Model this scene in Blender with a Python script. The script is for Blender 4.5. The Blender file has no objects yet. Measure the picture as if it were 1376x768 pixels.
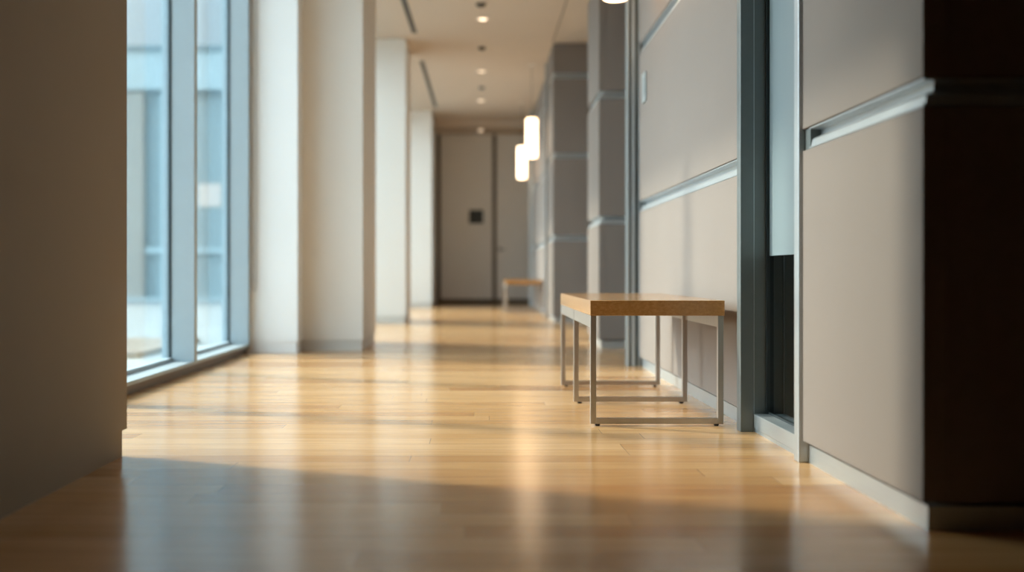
import bpy, bmesh, math, random
from mathutils import Vector, Matrix
random.seed(7)
sc = bpy.context.scene
COL = sc.collection

# ------------------------------------------------------------------ camera
FOC = 1529.0
cam = bpy.data.cameras.new('camera'); camo = bpy.data.objects.new('camera', cam); COL.objects.link(camo)
cam.sensor_width = 36.0; cam.lens = FOC / 1376 * 36.0
camo.location = (0, 0, 0.55); camo.rotation_euler = (math.pi/2, 0, 0)
cam.shift_x = 48/1376; cam.shift_y = -18/1376
cam.clip_start = 0.05; cam.clip_end = 400
cam.dof.use_dof = True; cam.dof.focus_distance = 3.95; cam.dof.aperture_fstop = 1.3
sc.camera = camo

# ------------------------------------------------------------------ colour
sc.view_settings.view_transform = 'Standard'; sc.view_settings.look = 'None'
sc.view_settings.gamma = 1; sc.view_settings.use_curve_mapping = False
sc.view_settings.exposure = 0.42

# ------------------------------------------------------------------ sky and sun
SUN_FROM = Vector((-1.0, 0.46, 0.76)).normalized()
w = bpy.data.worlds.new('world'); sc.world = w; w.use_nodes = True
nt = w.node_tree; nt.nodes.clear()
def N(t, nt=nt, **k):
    n = nt.nodes.new(t)
    for a, b in k.items(): setattr(n, a, b)
    return n
out = N('ShaderNodeOutputWorld'); bg = N('ShaderNodeBackground')
tc = N('ShaderNodeTexCoord'); dot = N('ShaderNodeVectorMath', operation='DOT_PRODUCT')
dot.inputs[1].default_value = SUN_FROM
nt.links.new(tc.outputs['Generated'], dot.inputs[0])
mx = N('ShaderNodeMath', operation='MAXIMUM'); mx.inputs[1].default_value = 0
nt.links.new(dot.outputs['Value'], mx.inputs[0])
pw = N('ShaderNodeMath', operation='POWER'); pw.inputs[1].default_value = 8
nt.links.new(mx.outputs[0], pw.inputs[0])
ml = N('ShaderNodeMath', operation='MULTIPLY_ADD'); ml.inputs[1].default_value = 8.0; ml.inputs[2].default_value = 0.62
nt.links.new(pw.outputs[0], ml.inputs[0])
cr = N('ShaderNodeMix', data_type='RGBA'); cr.inputs['A'].default_value = (0.80, 0.92, 1.0, 1); cr.inputs['B'].default_value = (1.0, 0.95, 0.88, 1)
nt.links.new(pw.outputs[0], cr.inputs['Factor'])
# broad sky glow from the left, added to brighten the left columns
FILL_GLOW = Vector((-1.0, -0.40, 0.50)).normalized()
d2 = N('ShaderNodeVectorMath', operation='DOT_PRODUCT'); d2.inputs[1].default_value = FILL_GLOW
nt.links.new(tc.outputs['Generated'], d2.inputs[0])
m2 = N('ShaderNodeMath', operation='MAXIMUM'); m2.inputs[1].default_value = 0; nt.links.new(d2.outputs['Value'], m2.inputs[0])
p2 = N('ShaderNodeMath', operation='POWER'); p2.inputs[1].default_value = 2.5; nt.links.new(m2.outputs[0], p2.inputs[0])
a2 = N('ShaderNodeMath', operation='MULTIPLY_ADD'); a2.inputs[1].default_value = 5.5
nt.links.new(p2.outputs[0], a2.inputs[0]); nt.links.new(ml.outputs[0], a2.inputs[2])
nt.links.new(cr.outputs['Result'], bg.inputs['Color']); nt.links.new(a2.outputs[0], bg.inputs['Strength'])
nt.links.new(bg.outputs[0], out.inputs['Surface'])
sl = bpy.data.lights.new('sun', 'SUN'); sl.energy = 5.6; sl.angle = math.radians(4.0); sl.color = (1.0, 0.86, 0.68)
so = bpy.data.objects.new('sun', sl); COL.objects.link(so); so.location = (-20, 12, 14)
so.rotation_euler = SUN_FROM.to_track_quat('Z', 'Y').to_euler()

# ------------------------------------------------------------------ materials
def lin(h):
    c = [int(h[i:i+2], 16)/255 for i in (0, 2, 4)]
    return tuple((x/12.92 if x <= .04045 else ((x+.055)/1.055)**2.4) for x in c) + (1,)
def mat(name, col, rough=.6, metal=0, noise=0.0, scale=8, bump=0, stretch=(1, 1, 1), spec=.5, bscale=None):
    m = bpy.data.materials.new(name); m.use_nodes = True; t = m.node_tree
    b = t.nodes['Principled BSDF']
    b.inputs['Roughness'].default_value = rough; b.inputs['Metallic'].default_value = metal
    b.inputs['Specular IOR Level'].default_value = spec
    tcn = t.nodes.new('ShaderNodeTexCoord'); mp = t.nodes.new('ShaderNodeMapping'); mp.inputs['Scale'].default_value = stretch
    t.links.new(tcn.outputs['Object'], mp.inputs[0])
    nz = t.nodes.new('ShaderNodeTexNoise'); nz.inputs['Scale'].default_value = scale; nz.inputs['Detail'].default_value = 5
    t.links.new(mp.outputs[0], nz.inputs['Vector'])
    r = t.nodes.new('ShaderNodeMix'); r.data_type = 'RGBA'
    c = Vector(col[:3])
    r.inputs['A'].default_value = (*(c*(1-noise)), 1); r.inputs['B'].default_value = (*[min(1, x) for x in c*(1+noise)], 1)
    t.links.new(nz.outputs['Fac'], r.inputs['Factor']); t.links.new(r.outputs['Result'], b.inputs['Base Color'])
    if bump:
        nb = t.nodes.new('ShaderNodeTexNoise'); nb.inputs['Scale'].default_value = bscale or scale*6; nb.inputs['Detail'].default_value = 3
        t.links.new(mp.outputs[0], nb.inputs['Vector'])
        bp = t.nodes.new('ShaderNodeBump'); bp.inputs['Strength'].default_value = bump; bp.inputs['Distance'].default_value = .002
        t.links.new(nb.outputs['Fac'], bp.inputs['Height']); t.links.new(bp.outputs[0], b.inputs['Normal'])
    return m
M = {}
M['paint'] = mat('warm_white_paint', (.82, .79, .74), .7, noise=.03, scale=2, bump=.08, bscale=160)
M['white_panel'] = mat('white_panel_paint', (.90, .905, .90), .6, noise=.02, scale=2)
M['near_shade_paint'] = mat('shade_darkened_beige_paint', (.27, .21, .15), .7, noise=.03, scale=2, bump=.08, bscale=160)  # beige-white wall paint with the foreground shade put into its colour
M['dark_wall'] = mat('dark_brown_wall', (.09, .07, .05), .7)
M['base_paint'] = mat('painted_baseboard', (.66, .64, .60), .5, noise=.03, scale=3)
M['ceiling'] = mat('ceiling_plaster', (.60, .50, .405), .85, noise=.03, scale=2)
M['panel'] = mat('taupe_wall_panel', (.208, .173, .150), .62, noise=.035, scale=3, bump=.12, bscale=350)
M['panel_core'] = mat('dark_panel_core', (.05, .052, .052), .6)
M['alu'] = mat('satin_aluminium', (.52, .56, .58), .36, metal=.75, noise=.05, scale=40, stretch=(.3, .3, 6))
M['alu_dark'] = mat('grey_green_metal', (.18, .205, .205), .42, metal=.6, noise=.05, scale=30)
M['mullion'] = mat('blue_grey_coated_metal', (.36, .43, .465), .45, noise=.04, scale=12)
M['gasket'] = mat('black_rubber', (.012, .02, .022), .5)
M['sill_brown'] = mat('bronze_sill_face', (.16, .12, .085), .45, metal=.3, noise=.08, scale=14)
M['steel'] = mat('brushed_steel', (.50, .47, .43), .33, metal=.9, noise=.10, scale=60, stretch=(1, 1, .15))
M['rubber'] = mat('black_foot', (.02, .018, .016), .6)
M['slot'] = mat('slot_grille', (.10, .095, .085), .7)
M['trimring'] = mat('downlight_ring', (.75, .68, .6), .4)
M['dark'] = mat('dark_lens', (.07, .06, .05), .4)
M['switch'] = mat('pale_switch_plate', (.30, .34, .35), .3)
M['sign'] = mat('dark_sign_plate', (.022, .03, .032), .4)
M['far_panel'] = mat('grey_beige_far_panel', (.86, .83, .79), .55, noise=.03, scale=3)
M['far_trim'] = mat('dark_brown_reveal', (.15, .115, .075), .6)
M['frost'] = mat('frosted_film_glass', (.21, .265, .285), .38, noise=.03, scale=4, stretch=(12, 12, .3))
M['fac_light'] = mat('pale_facade_cladding', (.44, .55, .58), .6, noise=.04, scale=.6)
M['fac_mid'] = mat('grey_blue_facade', (.26, .34, .36), .5, noise=.06, scale=.8)
M['fac_warm'] = mat('taupe_facade', (.32, .32, .30), .6, noise=.08, scale=.7)
M['fac_dark'] = mat('dark_facade_line', (.15, .22, .25), .6)
M['ground'] = mat('pale_concrete_paving', (.25, .275, .285), .8, noise=.06, scale=1.2, bump=.1)
M['deck'] = mat('timber_decking', (.28, .22, .17), .6, noise=.15, scale=6, stretch=(8, 1, 1))
M['cord'] = mat('grey_cord', (.55, .56, .56), .6)

def emis(name, col, s):
    m = bpy.data.materials.new(name); m.use_nodes = True; t = m.node_tree; b = t.nodes['Principled BSDF']
    b.inputs['Base Color'].default_value = (.9, .85, .78, 1)
    b.inputs['Emission Color'].default_value = (*col, 1); b.inputs['Emission Strength'].default_value = s
    return m
M['shade'] = emis('glowing_opal_glass', (1.0, .68, .40), 4.5)
M['lamp_off'] = emis('dim_downlight_lens', (1.0, .74, .5), 1.2)
M['lamp_far'] = emis('bright_downlight_lens', (1.0, .74, .5), 2.0)
M['lit_window'] = emis('lit_office_window', (1.0, .88, .80), .85)
M['lit_window'].node_tree.nodes['Principled BSDF'].inputs['Base Color'].default_value = (.12, .11, .10, 1)

def glass(name, tint, refl=1.0, base=0.0):
    m = bpy.data.materials.new(name); m.use_nodes = True; t = m.node_tree; t.nodes.clear()
    o = t.nodes.new('ShaderNodeOutputMaterial'); mix = t.nodes.new('ShaderNodeMixShader')
    tr = t.nodes.new('ShaderNodeBsdfTransparent'); tr.inputs[0].default_value = (*tint, 1)
    gl = t.nodes.new('ShaderNodeBsdfGlossy'); gl.inputs['Roughness'].default_value = .02; gl.inputs[0].default_value = (.9, .97, 1, 1)
    fr = t.nodes.new('ShaderNodeFresnel'); fr.inputs['IOR'].default_value = 1.5
    mu = t.nodes.new('ShaderNodeMath'); mu.operation = 'MULTIPLY_ADD'; mu.inputs[1].default_value = refl; mu.inputs[2].default_value = base
    t.links.new(fr.outputs[0], mu.inputs[0]); t.links.new(mu.outputs[0], mix.inputs[0])
    t.links.new(tr.outputs[0], mix.inputs[1]); t.links.new(gl.outputs[0], mix.inputs[2]); t.links.new(mix.outputs[0], o.inputs[0])
    return m
M['glass'] = glass('clear_window_glass', (.90, .965, .985), .55)
M['glass_dark'] = glass('dark_tinted_glass', (.45, .50, .50), 1.0, .08)

def floor_mat():
    m = bpy.data.materials.new('maple_strip_floor'); m.use_nodes = True; t = m.node_tree
    b = t.nodes['Principled BSDF']; L = t.links.new
    tcn = t.nodes.new('ShaderNodeTexCoord')
    br = t.nodes.new('ShaderNodeTexBrick')
    br.inputs['Scale'].default_value = 1; br.inputs['Brick Width'].default_value = 1.7; br.inputs['Row Height'].default_value = .118
    br.inputs['Mortar Size'].default_value = .0011; br.inputs['Mortar Smooth'].default_value = .3
    br.inputs['Color1'].default_value = (0, 0, 0, 1); br.inputs['Color2'].default_value = (1, 1, 1, 1); br.inputs['Mortar'].default_value = (.5, .5, .5, 1)
    br.offset = 0.0; br.offset_frequency = 2
    sep = t.nodes.new('ShaderNodeSeparateXYZ'); L(tcn.outputs['Object'], sep.inputs[0])
    dv = t.nodes.new('ShaderNodeMath'); dv.operation = 'DIVIDE'; dv.inputs[1].default_value = .118; L(sep.outputs['Y'], dv.inputs[0])
    fl = t.nodes.new('ShaderNodeMath'); fl.operation = 'FLOOR'; L(dv.outputs[0], fl.inputs[0])
    wn = t.nodes.new('ShaderNodeTexWhiteNoise'); wn.noise_dimensions = '1D'; L(fl.outputs[0], wn.inputs['W'])
    ma = t.nodes.new('ShaderNodeMath'); ma.operation = 'MULTIPLY_ADD'; ma.inputs[1].default_value = 9.7
    L(wn.outputs['Value'], ma.inputs[0]); L(sep.outputs['X'], ma.inputs[2])
    cb = t.nodes.new('ShaderNodeCombineXYZ'); L(ma.outputs[0], cb.inputs[0]); L(sep.outputs['Y'], cb.inputs[1])
    L(cb.outputs[0], br.inputs['Vector'])
    ramp = t.nodes.new('ShaderNodeValToRGB'); e = ramp.color_ramp.elements
    e[0].position = 0; e[0].color = (.49, .25, .095, 1); e[1].position = 1; e[1].color = (.73, .465, .235, 1)
    x = ramp.color_ramp.elements.new(.5); x.color = (.62, .365, .16, 1)
    L(br.outputs['Color'], ramp.inputs[0])
    mp = t.nodes.new('ShaderNodeMapping'); mp.inputs['Scale'].default_value = (1.2, 26, 1); L(tcn.outputs['Object'], mp.inputs[0])
    nz = t.nodes.new('ShaderNodeTexNoise'); nz.inputs['Scale'].default_value = 2.4; nz.inputs['Detail'].default_value = 7; nz.inputs['Distortion'].default_value = .4
    L(mp.outputs[0], nz.inputs['Vector'])
    r2 = t.nodes.new('ShaderNodeValToRGB'); r2.color_ramp.elements[0].position = .32; r2.color_ramp.elements[0].color = (.85, .80, .73, 1)
    r2.color_ramp.elements[1].position = .68; r2.color_ramp.elements[1].color = (1.06, 1.06, 1.06, 1)
    L(nz.outputs['Fac'], r2.inputs[0])
    mu = t.nodes.new('ShaderNodeMix'); mu.data_type = 'RGBA'; mu.blend_type = 'MULTIPLY'; mu.inputs['Factor'].default_value = 1
    L(ramp.outputs[0], mu.inputs['A']); L(r2.outputs[0], mu.inputs['B'])
    mo = t.nodes.new('ShaderNodeMix'); mo.data_type = 'RGBA'; mo.inputs['B'].default_value = (.22, .11, .04, 1)
    mf = t.nodes.new('ShaderNodeMath'); mf.operation = 'MULTIPLY'; mf.inputs[1].default_value = .6
    L(br.outputs['Fac'], mf.inputs[0]); L(mf.outputs[0], mo.inputs['Factor']); L(mu.outputs['Result'], mo.inputs['A'])
    L(mo.outputs['Result'], b.inputs['Base Color'])
    b.inputs['Specular IOR Level'].default_value = .8
    mr = t.nodes.new('ShaderNodeMapRange'); mr.inputs['To Min'].default_value = .17; mr.inputs['To Max'].default_value = .25
    L(nz.outputs['Fac'], mr.inputs['Value']); L(mr.outputs[0], b.inputs['Roughness'])
    bp = t.nodes.new('ShaderNodeBump'); bp.inputs['Strength'].default_value = .12; bp.inputs['Distance'].default_value = .002
    L(nz.outputs['Fac'], bp.inputs['Height']); L(bp.outputs[0], b.inputs['Normal'])
    b.inputs['Coat Weight'].default_value = .2; b.inputs['Coat Roughness'].default_value = .18
    return m
M['floor'] = floor_mat()

def bench_wood():
    m = bpy.data.materials.new('bench_oak'); m.use_nodes = True; t = m.node_tree
    b = t.nodes['Principled BSDF']; L = t.links.new
    tcn = t.nodes.new('ShaderNodeTexCoord'); mp = t.nodes.new('ShaderNodeMapping'); mp.inputs['Scale'].default_value = (40, 1.5, 60)
    L(tcn.outputs['Object'], mp.inputs[0])
    nz = t.nodes.new('ShaderNodeTexNoise'); nz.inputs['Scale'].default_value = 1.6; nz.inputs['Detail'].default_value = 6; nz.inputs['Distortion'].default_value = .6
    L(mp.outputs[0], nz.inputs['Vector'])
    r = t.nodes.new('ShaderNodeValToRGB'); r.color_ramp.elements[0].position = .3; r.color_ramp.elements[0].color = (.36, .17, .045, 1)
    r.color_ramp.elements[1].position = .7; r.color_ramp.elements[1].color = (.48, .25, .085, 1)
    L(nz.outputs['Fac'], r.inputs[0]); L(r.outputs[0], b.inputs['Base Color'])
    b.inputs['Roughness'].default_value = .2; b.inputs['Coat Weight'].default_value = .4; b.inputs['Coat Roughness'].default_value = .12
    return m
M['bench_wood'] = bench_wood()

# ------------------------------------------------------------------ builders
class MB:
    def __init__(s): s.bm = bmesh.new()
    def box(s, x0, x1, y0, y1, z0, z1, bev=0):
        r = bmesh.ops.create_cube(s.bm, size=1)
        vs = r['verts']
        bmesh.ops.scale(s.bm, vec=(x1-x0, y1-y0, z1-z0), verts=vs)
        bmesh.ops.translate(s.bm, vec=((x0+x1)/2, (y0+y1)/2, (z0+z1)/2), verts=vs)
        if bev:
            ed = list({e for v in vs for e in v.link_edges})
            bmesh.ops.bevel(s.bm, geom=ed, offset=bev, segments=2, affect='EDGES', profile=.5)
        return s
    def prism(s, prof, axis, a, b):
        """prof: list of 2D points in the plane across axis, extruded from a to b"""
        def P(p, t): return {'y': (p[0], t, p[1]), 'x': (t, p[0], p[1]), 'z': (p[0], p[1], t)}[axis]
        v0 = [s.bm.verts.new(P(p, a)) for p in prof]; v1 = [s.bm.verts.new(P(p, b)) for p in prof]
        n = len(prof)
        s.bm.faces.new(v0); s.bm.faces.new(v1[::-1])
        for i in range(n): s.bm.faces.new((v0[i], v1[i], v1[(i+1) % n], v0[(i+1) % n]))
        return s
    def lathe(s, prof, c, n=32):
        rings = []
        for r, z in prof:
            rings.append([s.bm.verts.new((c[0]+r*math.cos(2*math.pi*i/n), c[1]+r*math.sin(2*math.pi*i/n), c[2]+z)) for i in range(n)])
        for a, b in zip(rings, rings[1:]):
            for i in range(n): s.bm.faces.new((a[i], a[(i+1) % n], b[(i+1) % n], b[i]))
        s.bm.faces.new(rings[0][::-1]); s.bm.faces.new(rings[-1])
        return s
    def tube(s, pts, r, n=8, closed=False):
        rings = []
        m = len(pts)
        for k in range(m):
            p = Vector(pts[k])
            a = Vector(pts[(k-1) % m]) if (closed or k) else p
            b = Vector(pts[(k+1) % m]) if (closed or k < m-1) else p
            d = (b-a).normalized(); u = d.orthogonal().normalized() if abs(d.x) > .9 else d.cross(Vector((1, 0, 0))).normalized(); v = d.cross(u)
            rings.append([s.bm.verts.new(p + r*(math.cos(2*math.pi*i/n)*u + math.sin(2*math.pi*i/n)*v)) for i in range(n)])
        pr = list(zip(rings, rings[1:])) + ([(rings[-1], rings[0])] if closed else [])
        for a, b in pr:
            for i in range(n): s.bm.faces.new((a[i], a[(i+1) % n], b[(i+1) % n], b[i]))
        if not closed: s.bm.faces.new(rings[0][::-1]); s.bm.faces.new(rings[-1])
        return s
    def build(s, name, m, parent=None, smooth=False, origin=None):
        bmesh.ops.recalc_face_normals(s.bm, faces=s.bm.faces)
        if origin: bmesh.ops.translate(s.bm, vec=-Vector(origin), verts=s.bm.verts)
        me = bpy.data.meshes.new(name); s.bm.to_mesh(me); s.bm.free()
        if smooth:
            for p in me.polygons: p.use_smooth = True
        me.materials.append(M[m]); o = bpy.data.objects.new(name, me); COL.objects.link(o)
        if origin: o.location = origin
        if parent: o.parent = parent
        return o
def struct(o, label=None, cat=None):
    o['kind'] = 'structure'
    if label: o['label'] = label
    if cat: o['category'] = cat
    return o
def thing(name, label, cat, loc=(0, 0, 0), group=None):
    o = bpy.data.objects.new(name, None); COL.objects.link(o); o.location = loc
    o['label'] = label; o['category'] = cat
    if group: o['group'] = group
    return o
def tag(o, label, cat, group=None):
    o['label'] = label; o['category'] = cat
    if group: o['group'] = group
    return o
def copy_tree(o, parent=None):
    c = o.copy(); COL.objects.link(c)
    if parent: c.parent = parent
    for ch in list(o.children): copy_tree(ch, c)
    return c

CZ = 3.09
# ------------------------------------------------------------------ floor, ceiling, shell
struct(MB().box(-1.575, 2.4, -3, 20.1, -.1, 0).build('floor', 'floor'), 'glossy maple strip floor of the corridor', 'floor')
struct(MB().box(-1.80, 2.4, -3, 18.95, CZ, CZ+.2).box(-1.80, 2.4, 18.95, 20.1, 2.98, CZ+.2).build('ceiling', 'ceiling'), 'plain warm white corridor ceiling', 'ceiling')
struct(MB().box(-1.9, 2.4, -3.2, -3, -.1, CZ+.2).build('wall_rear', 'dark_wall'), 'painted wall closing the near end of the hall', 'wall')
struct(MB().box(2.4, 2.6, -3.2, 3.35, -.1, CZ+.2).build('wall_side', 'dark_wall'), 'panelled wall to the right behind the near corner', 'wall')

# near left wall block, its face stands 11 mm proud of the baseboard
wl = struct(MB().box(-1.80, -1.05, -3, 3.42, .082, CZ).build('wall_left', 'near_shade_paint'), 'shaded beige wall in the left foreground, ending before the windows', 'wall')
struct(MB().box(-1.80, -1.061, -3, 3.409, 0, .082).build('baseboard_left', 'near_shade_paint', None), 'painted baseboard under the left foreground wall', 'baseboard')

# ------------------------------------------------------------------ windows on the left
def window(name, y0, y1, mull, label):
    root = thing(name, label, 'window', (-1.62, (y0+y1)/2, 0)); struct(root)
    inv = Matrix.Translation(-root.location)
    def fin(o): o.matrix_parent_inverse = inv; return o
    ys = [y0] + [m for m in mull] + [y1]
    # sill: pale top, brown layered front
    fin(MB().box(-1.71, -1.552, y0, y1, .044, .062, .0015).build('sill', 'mullion', root))
    fin(MB().box(-1.70, -1.560, y0, y1, .026, .044).box(-1.70, -1.574, y0, y1, -.02, .026, 0).build('sill_face', 'sill_brown', root))
    fin(MB().box(-1.71, -1.60, y0, y1, 3.0, CZ).build('head_frame', 'mullion', root))
    fin(MB().box(-1.695, -1.665, y0, y1, .062, .082, .002).build('bottom_rail', 'mullion', root))
    prev = y0
    for m in mull + [None]:
        e = m if m is not None else y1
        if e - prev > .05:
            fin(MB().box(-1.684, -1.676, prev, e, .075, 3.0).build('pane', 'glass', root))
        if m is not None:
            mo = fin(MB().box(-1.672, -1.545, m, m+.062, .062, 3.0, .002).box(-1.722, -1.688, m-.002, m+.055, .062, 3.0, .002).build('mullion', 'mullion', root))
            g = MB().box(-1.688, -1.6725, m-.004, m+.06, .062, 3.0).build('gasket', 'gasket', mo)
            prev = m+.062
    return root
window('window_1', 3.42, 7.80, [3.47, 4.76, 6.24, 7.72], 'tall floor to ceiling window with blue grey mullions, nearest on the left')
window('window_2', 9.06, 12.37, [9.10, 10.70, 12.28], 'tall window hidden behind the broad column, on the left')
window('window_3', 13.30, 17.90, [13.34, 15.0, 16.4, 17.82], 'tall window between the two farther left columns')

# blind cord loop beside the window on the white return
cz0 = .42
pts = [(-1.530, 7.775, z) for z in (3.08, 2.2, 1.3, .55, .46)] + [(-1.526, 7.775, .435), (-1.518, 7.775, cz0), (-1.510, 7.775, .435)] + [(-1.506, 7.775, z) for z in (.46, .55, 1.3, 2.2, 3.08)]
tag(MB().tube(pts, .0035, 6).build('blind_cord', 'cord', smooth=True), 'thin grey blind cord looping down the bright white column', 'cord')

# ------------------------------------------------------------------ left columns
def column_left(x0, x1, y0, y1, label, m='paint', zt=CZ):
    c = MB().box(x0, x1, y0, y1, .076, zt).build('column', m)
    struct(c, label, 'column')
    MB().box(x0+.01, x1-.009, y0+.009, y1-.009, 0, .076).build('baseboard', 'base_paint' if m == 'paint' else 'white_panel', c)
    return c
column_left(-1.69, -1.224, 7.795, 8.02, 'bright white narrow column right beside the window mullion', 'white_panel')
column_left(-1.69, -.80, 8.02, 9.06, 'broad cream column on the left, nearest of the row')
column_left(-1.86, -.768, 12.37, 13.30, 'cream column, second along the left side')
column_left(-1.86, -.70, 17.90, 19.70, 'cream column, farthest along the left side')
struct(MB().box(-1.86, -.95, 19.70, 20.1, 0, CZ).build('wall_left', 'paint'), 'short wall behind the farthest left column', 'wall')

# ------------------------------------------------------------------ far end wall
struct(MB().box(-1.86, 2.4, 20.05, 20.25, -.1, CZ+.2).build('wall_far', 'far_trim'), 'brown reveal wall at the far end of the corridor', 'wall')
fp = MB().box(-.628, .285, 20.0, 20.05, .09, 2.98, .003).build('wall_far', 'far_panel'); struct(fp, 'tall grey beige panel with a dark sign, at the far end', 'wall')
MB().box(-.628, .285, 20.005, 20.05, 0, .09).build('baseboard', 'far_trim', fp)
struct(MB().box(-.95, -.70, 19.99, 20.05, 0, 2.98).build('trim_1', 'far_panel'), 'narrow strip of wall left of the far panel', 'trim')
dr = MB().box(.355, .985, 20.0, 20.05, .01, 2.98, .003).build('door_1', 'far_panel'); struct(dr, 'tall flush grey beige door at the far end', 'door')
hb = MB().box(.385, .425, 19.985, 20.0, .93, .99, .003).tube([(.405, 19.99, .955), (.405, 19.945, .955)], .009).tube([(.400, 19.945, .955), (.50, 19.945, .955)], .0085)
hb.build('door_handle', 'alu_dark', dr)
MB().box(.355, .985, 19.993, 20.0, .012, .09, .001).build('kick_plate', 'far_trim', dr)
sg = thing('wall_sign', 'small square dark sign plate on the far end wall', 'sign', (-.002, 20.0, 1.53))
MB().box(-.125, .125, -.014, 0, -.12, .12, .006).build('plate', 'sign', sg)
MB().box(-.095, .095, -.017, -.0142, -.09, .09, .002).build('face', 'sign', sg)

# ------------------------------------------------------------------ right hand panelled walls
RZ = [(.904, .962), (1.815, 1.873), (2.70, 2.758)]        # reveals with rails
LV = [(.061, .904), (.962, 1.815), (1.873, 2.70), (2.758, CZ)]
def prof(x):    # rail cross-section, x = face plane, growing inwards (+)
    return [(x+.049, .000), (x+.004, .000), (x+.004, .0035), (x+.009, .006), (x+.013, .024), (x+.018, .029), (x+.032, .033), (x+.038, .039), (x+.038, .0535), (x+.004, .0545), (x+.004, .058), (x+.049, .058)], 
def panel_wall(kind, x, y0, y1, label, cat, depth=.6, front=None, rail_in=0, far_face=False):
    """x: panel face; front: x extent of a camera-side face at y0"""
    cx = x+.030
    c = MB().box(cx+.02, x+depth, y0+(.05 if front else .0), y1, 0, CZ).build(kind, 'panel_core'); struct(c, label, cat)
    for z0, z1 in LV:
        p = MB().box(x, cx+.02, y0, y1, z0+.0025, z1-.0025, .0018)
        p.build('panel', 'panel', c)
        if front:
            MB().box(cx+.0205, front, y0, y0+.05, z0+.0025, z1-.0025, .0018).build('panel', 'panel', c)
        if far_face:
            MB().box(cx+.0205, x+depth, y1-.0005, y1+.02, z0+.0025, z1-.0025, .0018).build('panel', 'panel', c)
    for z0, z1 in RZ:
        r = MB(); ye = y1-.052 if rail_in else y1
        for pp in prof(0):
            rings = [[r.bm.verts.new((x+d, ye, z0+z)) for d, z in pp]]
            if front:
                rings.append([r.bm.verts.new((x+d, y0+d, z0+z)) for d, z in pp])
                rings.append([r.bm.verts.new((front, y0+d, z0+z)) for d, z in pp])
            else:
                rings.append([r.bm.verts.new((x+d, y0+.002, z0+z)) for d, z in pp])
            n = len(pp)
            for A, B in zip(rings, rings[1:]):
                for i in range(n): r.bm.faces.new((A[i], B[i], B[(i+1) % n], A[(i+1) % n]))
            r.bm.faces.new(rings[0]); r.bm.faces.new(rings[-1][::-1])
        r.build('rail', 'alu', c)
        if rail_in:   # the dark end pocket where the rail stops
            MB().box(x+.008, x+.05, y1-.0515, y1, z0, z1).build('rail_end', 'alu_dark', c)
    b = MB().box(x+.018, x+.05, y0+.018, y1, 0, .052)
    if front: b.box(x+.0505, front, y0+.018, y0+.05, 0, .052)
    b.build('baseboard', 'alu', c)
    return c
panel_wall('column', .945, 2.408, 3.295, 'large taupe panelled column in the right foreground', 'column', depth=1.5, front=2.4, rail_in=1)
panel_wall('wall_right', .945, 4.09, 6.59, 'taupe panelled wall section behind the near bench', 'wall', depth=.6)
panel_wall('column', .8925, 8.27, 9.10, 'panelled column behind the near bench, second on the right', 'column', depth=.6, front=1.30)
panel_wall('column', .849, 12.60, 13.50, 'dark fronted panelled column, third along the right side', 'column', depth=.6, front=1.30)
panel_wall('wall_right', 1.30, 9.11, 12.59, 'panelled wall section between the second and third right columns', 'wall', depth=.25)
panel_wall('wall_right', .90, 14.06, 17.86, 'panelled wall section behind the far bench', 'wall')
panel_wall('wall_right', .93, 17.98, 20.0, 'panelled wall section next to the far door', 'wall')
# solid wall behind everything on the right
struct(MB().box(1.56, 1.8, 3.35, 20.05, -.1, CZ+.1).build('wall_right', 'panel_core'), 'dark backing wall behind the panelled right side', 'wall')

def post(name, x0, x1, y0, y1, m='alu', lbl='', lines=()):
    o = MB().box(x0, x1, y0, y1, 0, CZ, .002)
    o = o.build(name, m); struct(o, lbl, 'post')
    for (a, b) in lines:
        MB().box(a, b, y0-.016, y0, 0, CZ, .001).build('rib', 'alu', o)
    return o
# metal edge post of the near column
post('trim_2', .934, .985, 3.298, 3.345, 'alu', 'slim bright metal edge post on the near right column')
# opening with dark glass between the near column and the bench wall
def sidelight(name, y0, y1, label):
    g = MB().box(.962, 1.06, y0, y1, 0, .012).box(.958, 1.06, y0, y1, .014, .063, .002).build(name, 'alu'); struct(g, label, 'window')
    MB().box(1.012, 1.020, y0, y1, .063, .607).build('pane', 'glass_dark', g)
    f = MB().box(1.010, 1.022, y0, y1, .608, CZ-.05).build('frosted_pane', 'frost', g); f['label'] = 'pale blue frosted upper pane'
    MB().box(1.006, 1.011, y0, y1, .063, .070).build('gasket', 'gasket', g)
    MB().box(.99, 1.04, y0, y1, CZ-.05, CZ).build('head_frame', 'alu', g)
    MB().box(1.000, 1.03, y1-.012, y1, .063, CZ-.05).build('edge_seal', 'gasket', g)
    return g
sidelight('window_4', 3.346, 3.93, 'narrow glazed opening between near right column and bench wall, dark at the bottom')
post('trim_3', .9125, .9585, 3.93, 3.985, 'alu_dark', 'dark grey door frame post right of the bench')
post('trim_4', .961, 1.06, 3.935, 4.085, 'alu_dark', 'recessed dark grey jamb beside the glazed opening')
struct(MB().box(.9585, .961, 3.932, 4.085, 0, CZ).build('trim_5', 'alu'), 'thin bright line between frame post and jamb', 'trim')
struct(MB().box(1.40, 1.55, 3.35, 4.09, 0, CZ).build('wall_right', 'fac_warm'), 'grey wall seen dimly through the glazed opening', 'wall')
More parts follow.
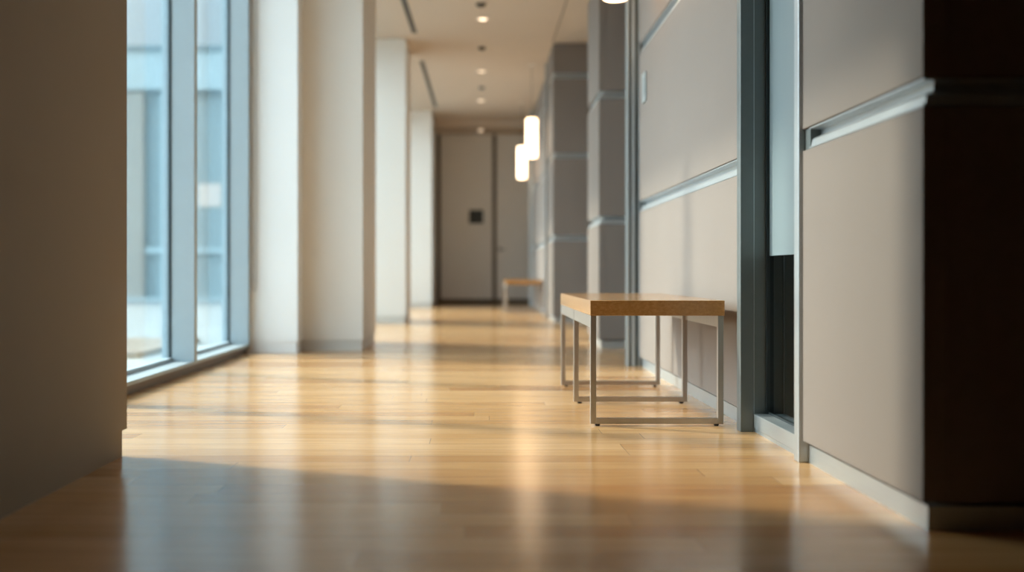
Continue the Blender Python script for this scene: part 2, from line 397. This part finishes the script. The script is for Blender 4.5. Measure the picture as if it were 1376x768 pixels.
# post group left of the wall switch
post('trim_6', .885, .962, 6.70, 6.77, 'alu_dark', 'ribbed metal frame post beside the wall switch', lines=((.886, .897), (.914, .934), (.953, .961)))
post('trim_7', .975, 1.35, 6.595, 6.77, 'alu_dark', 'recessed dark jamb behind the ribbed post')
panel_wall('wall_right', 1.30, 6.78, 8.26, 'recessed wall section between ribbed post and second right column', 'wall', depth=.25)
post('trim_8', .838, .885, 13.85, 13.92, 'alu', 'slim metal post just beyond the third right column')
post('trim_9', .838, .895, 17.88, 17.95, 'alu', 'slim metal post beside the far door')

# wall switch
sw = thing('light_switch', 'pale wall switch plate on the taupe wall above the bench', 'switch', (.945, 6.37, 1.585))
p = MB().box(-.010, 0, -.062, .062, -.084, .084, .004).build('switch_plate', 'switch', sw)
MB().box(-.014, -.0102, -.030, .030, -.050, .050, .002).build('rocker', 'switch', sw)

# ------------------------------------------------------------------ benches
def make_bench():
    root = thing('bench', 'oak topped bench on three steel frames, near, against the taupe wall', 'bench', (.65, 4.08, 0))
    W0, W1, L = -.241, .241, 1.44           # local x, length along +y
    MB().box(W0, W1, 0, L, .3955, .450, .0018).build('seat', 'bench_wood', root)
    t = .021
    f = MB()
    f.box(W0+.003, W0+.009, .022, L-.022, .352, .3953)
    f.box(W1-.012, W1-.006, .022, L-.022, .352, .3953)
    f.build('apron', 'steel', root)
    for y in (0.004, .705, L-.025):
        fr = MB().box(W0+.001, W0+.001+t, y, y+t, .007, .3953, .0015).build('leg', 'steel', root)
        fr2 = MB().box(W1-.003-t, W1-.003, y, y+t, .007, .3953, .0015).build('leg', 'steel', root)
        MB().box(W0+.001+t, W1-.003-t, y, y+t, .007, .007+t, .0012).build('floor_bar', 'steel', root)
        MB().box(W0+.0225, W1-.0245, y+.001, y+t-.001, .372, .3953).build('top_bar', 'steel', root) if y > .1 else None
        for xx in (W0+.018, W1-.036):
            MB().lathe([(.008, 0), (.009, .002), (.009, .0068)], (xx+.009, y+t/2, 0), 12).build('foot', 'rubber', root)
    return root
bench = make_bench()
b2 = copy_tree(bench); b2.location = (.635, 15.2, 0)
b2['label'] = 'small distant oak topped bench by the far door'
for b in (bench, b2): b['group'] = 'oak benches along the right wall'

# ------------------------------------------------------------------ pendants
def make_pendant():
    r = thing('pendant_lamp', '', 'lamp', (0, 0, 0))
    R = .070
    MB().lathe([(R*.80, 0), (R*.95, .006), (R, .022), (R, .46), (R*.95, .476), (R*.80, .482)], (0, 0, 0), 40).build('lamp_shade', 'shade', r, smooth=True)
    MB().lathe([(R*.55, .482), (R*.55, .50), (R*.2, .515), (.006, .52)], (0, 0, 0), 24).build('cap', 'alu_dark', r)
    MB().lathe([(.0025, .52), (.0025, 1.125)], (0, 0, 0), 8).build('cord', 'gasket', r)
    MB().lathe([(.045, 1.125), (.045, 1.139)], (0, 0, 0), 24).build('canopy', 'trimring', r)
    return r
pz = CZ-1.14
pd = make_pendant()
for i, (x, y, l) in enumerate([(.716, 5.85, 'glowing cylinder pendant, nearest, only its rounded bottom showing at the top edge'),
                               (.677, 13.9, 'glowing cylinder pendant, middle one, just left of the dark column'),
                               (.684, 17.0, 'glowing cylinder pendant, farthest and lowest in view')]):
    o = pd if i == 0 else copy_tree(pd)
    o.location = (x, y, pz); o['label'] = l; o['group'] = 'cylinder pendants along the right wall'

# ------------------------------------------------------------------ ceiling fittings
def downlight(x, y, z, lens, label, grp, r=.055):
    t = thing('downlight', label, 'ceiling light', (x, y, z), grp)
    MB().lathe([(r*.8, -.004), (r*1.05, -.0075), (r*1.25, -.004), (r*1.25, -.0002)], (0, 0, 0), 28).build('trim_ring', 'trimring', t, smooth=False)
    MB().lathe([(r*.5, -.012), (r*.78, -.0042)], (0, 0, 0), 24).build('lens', lens, t)
    return t
downlight(.067, 11.4, CZ, 'lamp_far', 'round recessed ceiling downlight, nearest lit one', 'downlights')
downlight(.065, 14.35, CZ, 'lamp_off', 'round recessed ceiling downlight, second along the corridor', 'downlights')
downlight(.073, 16.8, CZ, 'lamp_off', 'round recessed ceiling downlight, third along the corridor', 'downlights')
downlight(.075, 19.4, 2.98, 'lamp_far', 'round lit downlight in the lowered ceiling before the far wall', 'downlights')
def detector(x, y, label, r=.05):
    t = thing('smoke_detector', label, 'detector', (x, y, CZ), 'ceiling detectors')
    MB().lathe([(r*.5, -.030), (r*.8, -.024), (r, -.012), (r, -.0002)], (0, 0, 0), 24).build('housing', 'dark', t, smooth=False)
    MB().lathe([(r*.2, -.038), (r*.3, -.0302)], (0, 0, 0), 16).build('sensor', 'dark', t)
detector(.042, 10.76, 'dark round ceiling detector, nearest, before the nearest downlight')
detector(.063, 12.84, 'dark round ceiling detector between first and second downlight', .045)
detector(.075, 15.6, 'dark round ceiling detector between second and third downlight', .045)
def slot(xa, ya, xb, yb, label):
    L = math.hypot(xb-xa, yb-ya)
    t = thing('slot_diffuser', label, 'air vent', ((xa+xb)/2, (ya+yb)/2, CZ), 'ceiling slot diffusers')
    t.rotation_euler.z = -math.atan2(xb-xa, yb-ya)
    MB().box(-.027, -.021, -L/2, L/2, -.004, -.0002).box(.021, .027, -L/2, L/2, -.004, -.0002).build('frame', 'slot', t)
    MB().box(-.0208, .0208, -L/2, L/2, -.002, -.0002).build('blade', 'slot', t)
slot(-.690, 9.6, -.655, 12.07, 'long thin dark slot in the ceiling, nearer of two')
slot(-.655, 13.66, -.625, 17.44, 'long thin dark slot in the ceiling, farther of two')
struct(MB().box(.838, .850, 3.4, 12.58, CZ-.003, CZ-.0001).build('trim_10', 'far_trim'), 'thin dark joint line in the ceiling near the right wall', 'trim')

# ------------------------------------------------------------------ outside
struct(MB().box(-45, -1.70, -12, 60, -.3, -.1).build('ground', 'ground'), 'pale paved courtyard outside the windows', 'ground')
dk = MB()
for k in range(7): dk.box(-3.6+k*.15, -3.465+k*.15, 8.6, 10.6, -.1, -.055, .004)
tag(dk.build('timber_deck', 'deck', origin=(-3.0, 9.6, -.1)), 'low strip of brown timber decking outside the nearest window', 'deck')
bd = thing('office_building', 'pale hazy office building across the courtyard outside the window', 'building', (-9, 26, -.1))
inv = Matrix.Translation((9, -26, .1))
def bp(name, m, *boxes):
    b = MB()
    for q in boxes: b.box(*q)
    o = b.build(name, m, bd); o.matrix_parent_inverse = inv; return o
bp('wall', 'fac_mid', (-14.5, -4.9, 26.35, 34, -.1, 5.5))
bp('parapet', 'fac_dark', (-14.6, -4.8, 26.0, 34.1, 5.60, 5.74))
bp('roof_fascia', 'fac_light', (-14.55, -4.85, 26.05, 34.05, 4.75, 5.60))
bp('roof_band', 'fac_dark', (-14.5, -4.9, 26.12, 26.35, 4.68, 4.75))
for x in (-13.6, -12.2, -10.9, -9.6):
    bp('column', 'fac_light', (x-.12, x+.12, 26.1, 26.34, -.1, 4.68))
for x0, x1 in ((-8.15, -7.65), (-6.9, -6.72), (-5.55, -5.2)):
    bp('wall_pier', 'fac_warm', (x0, x1, 26.15, 26.349, -.1, 4.68))
bp('column', 'fac_light', (-7.22, -7.02, 26.1, 26.34, -.1, 4.68))
bp('floor_band', 'fac_light', (-14.5, -4.9, 26.2, 26.348, 1.0, 1.12))
bp('lit_window', 'lit_window', (-6.42, -5.90, 26.30, 26.347, 2.08, 2.60))
bp('base_wall', 'fac_light', (-14.6, -4.8, 25.9, 26.349, -.1, -.02))
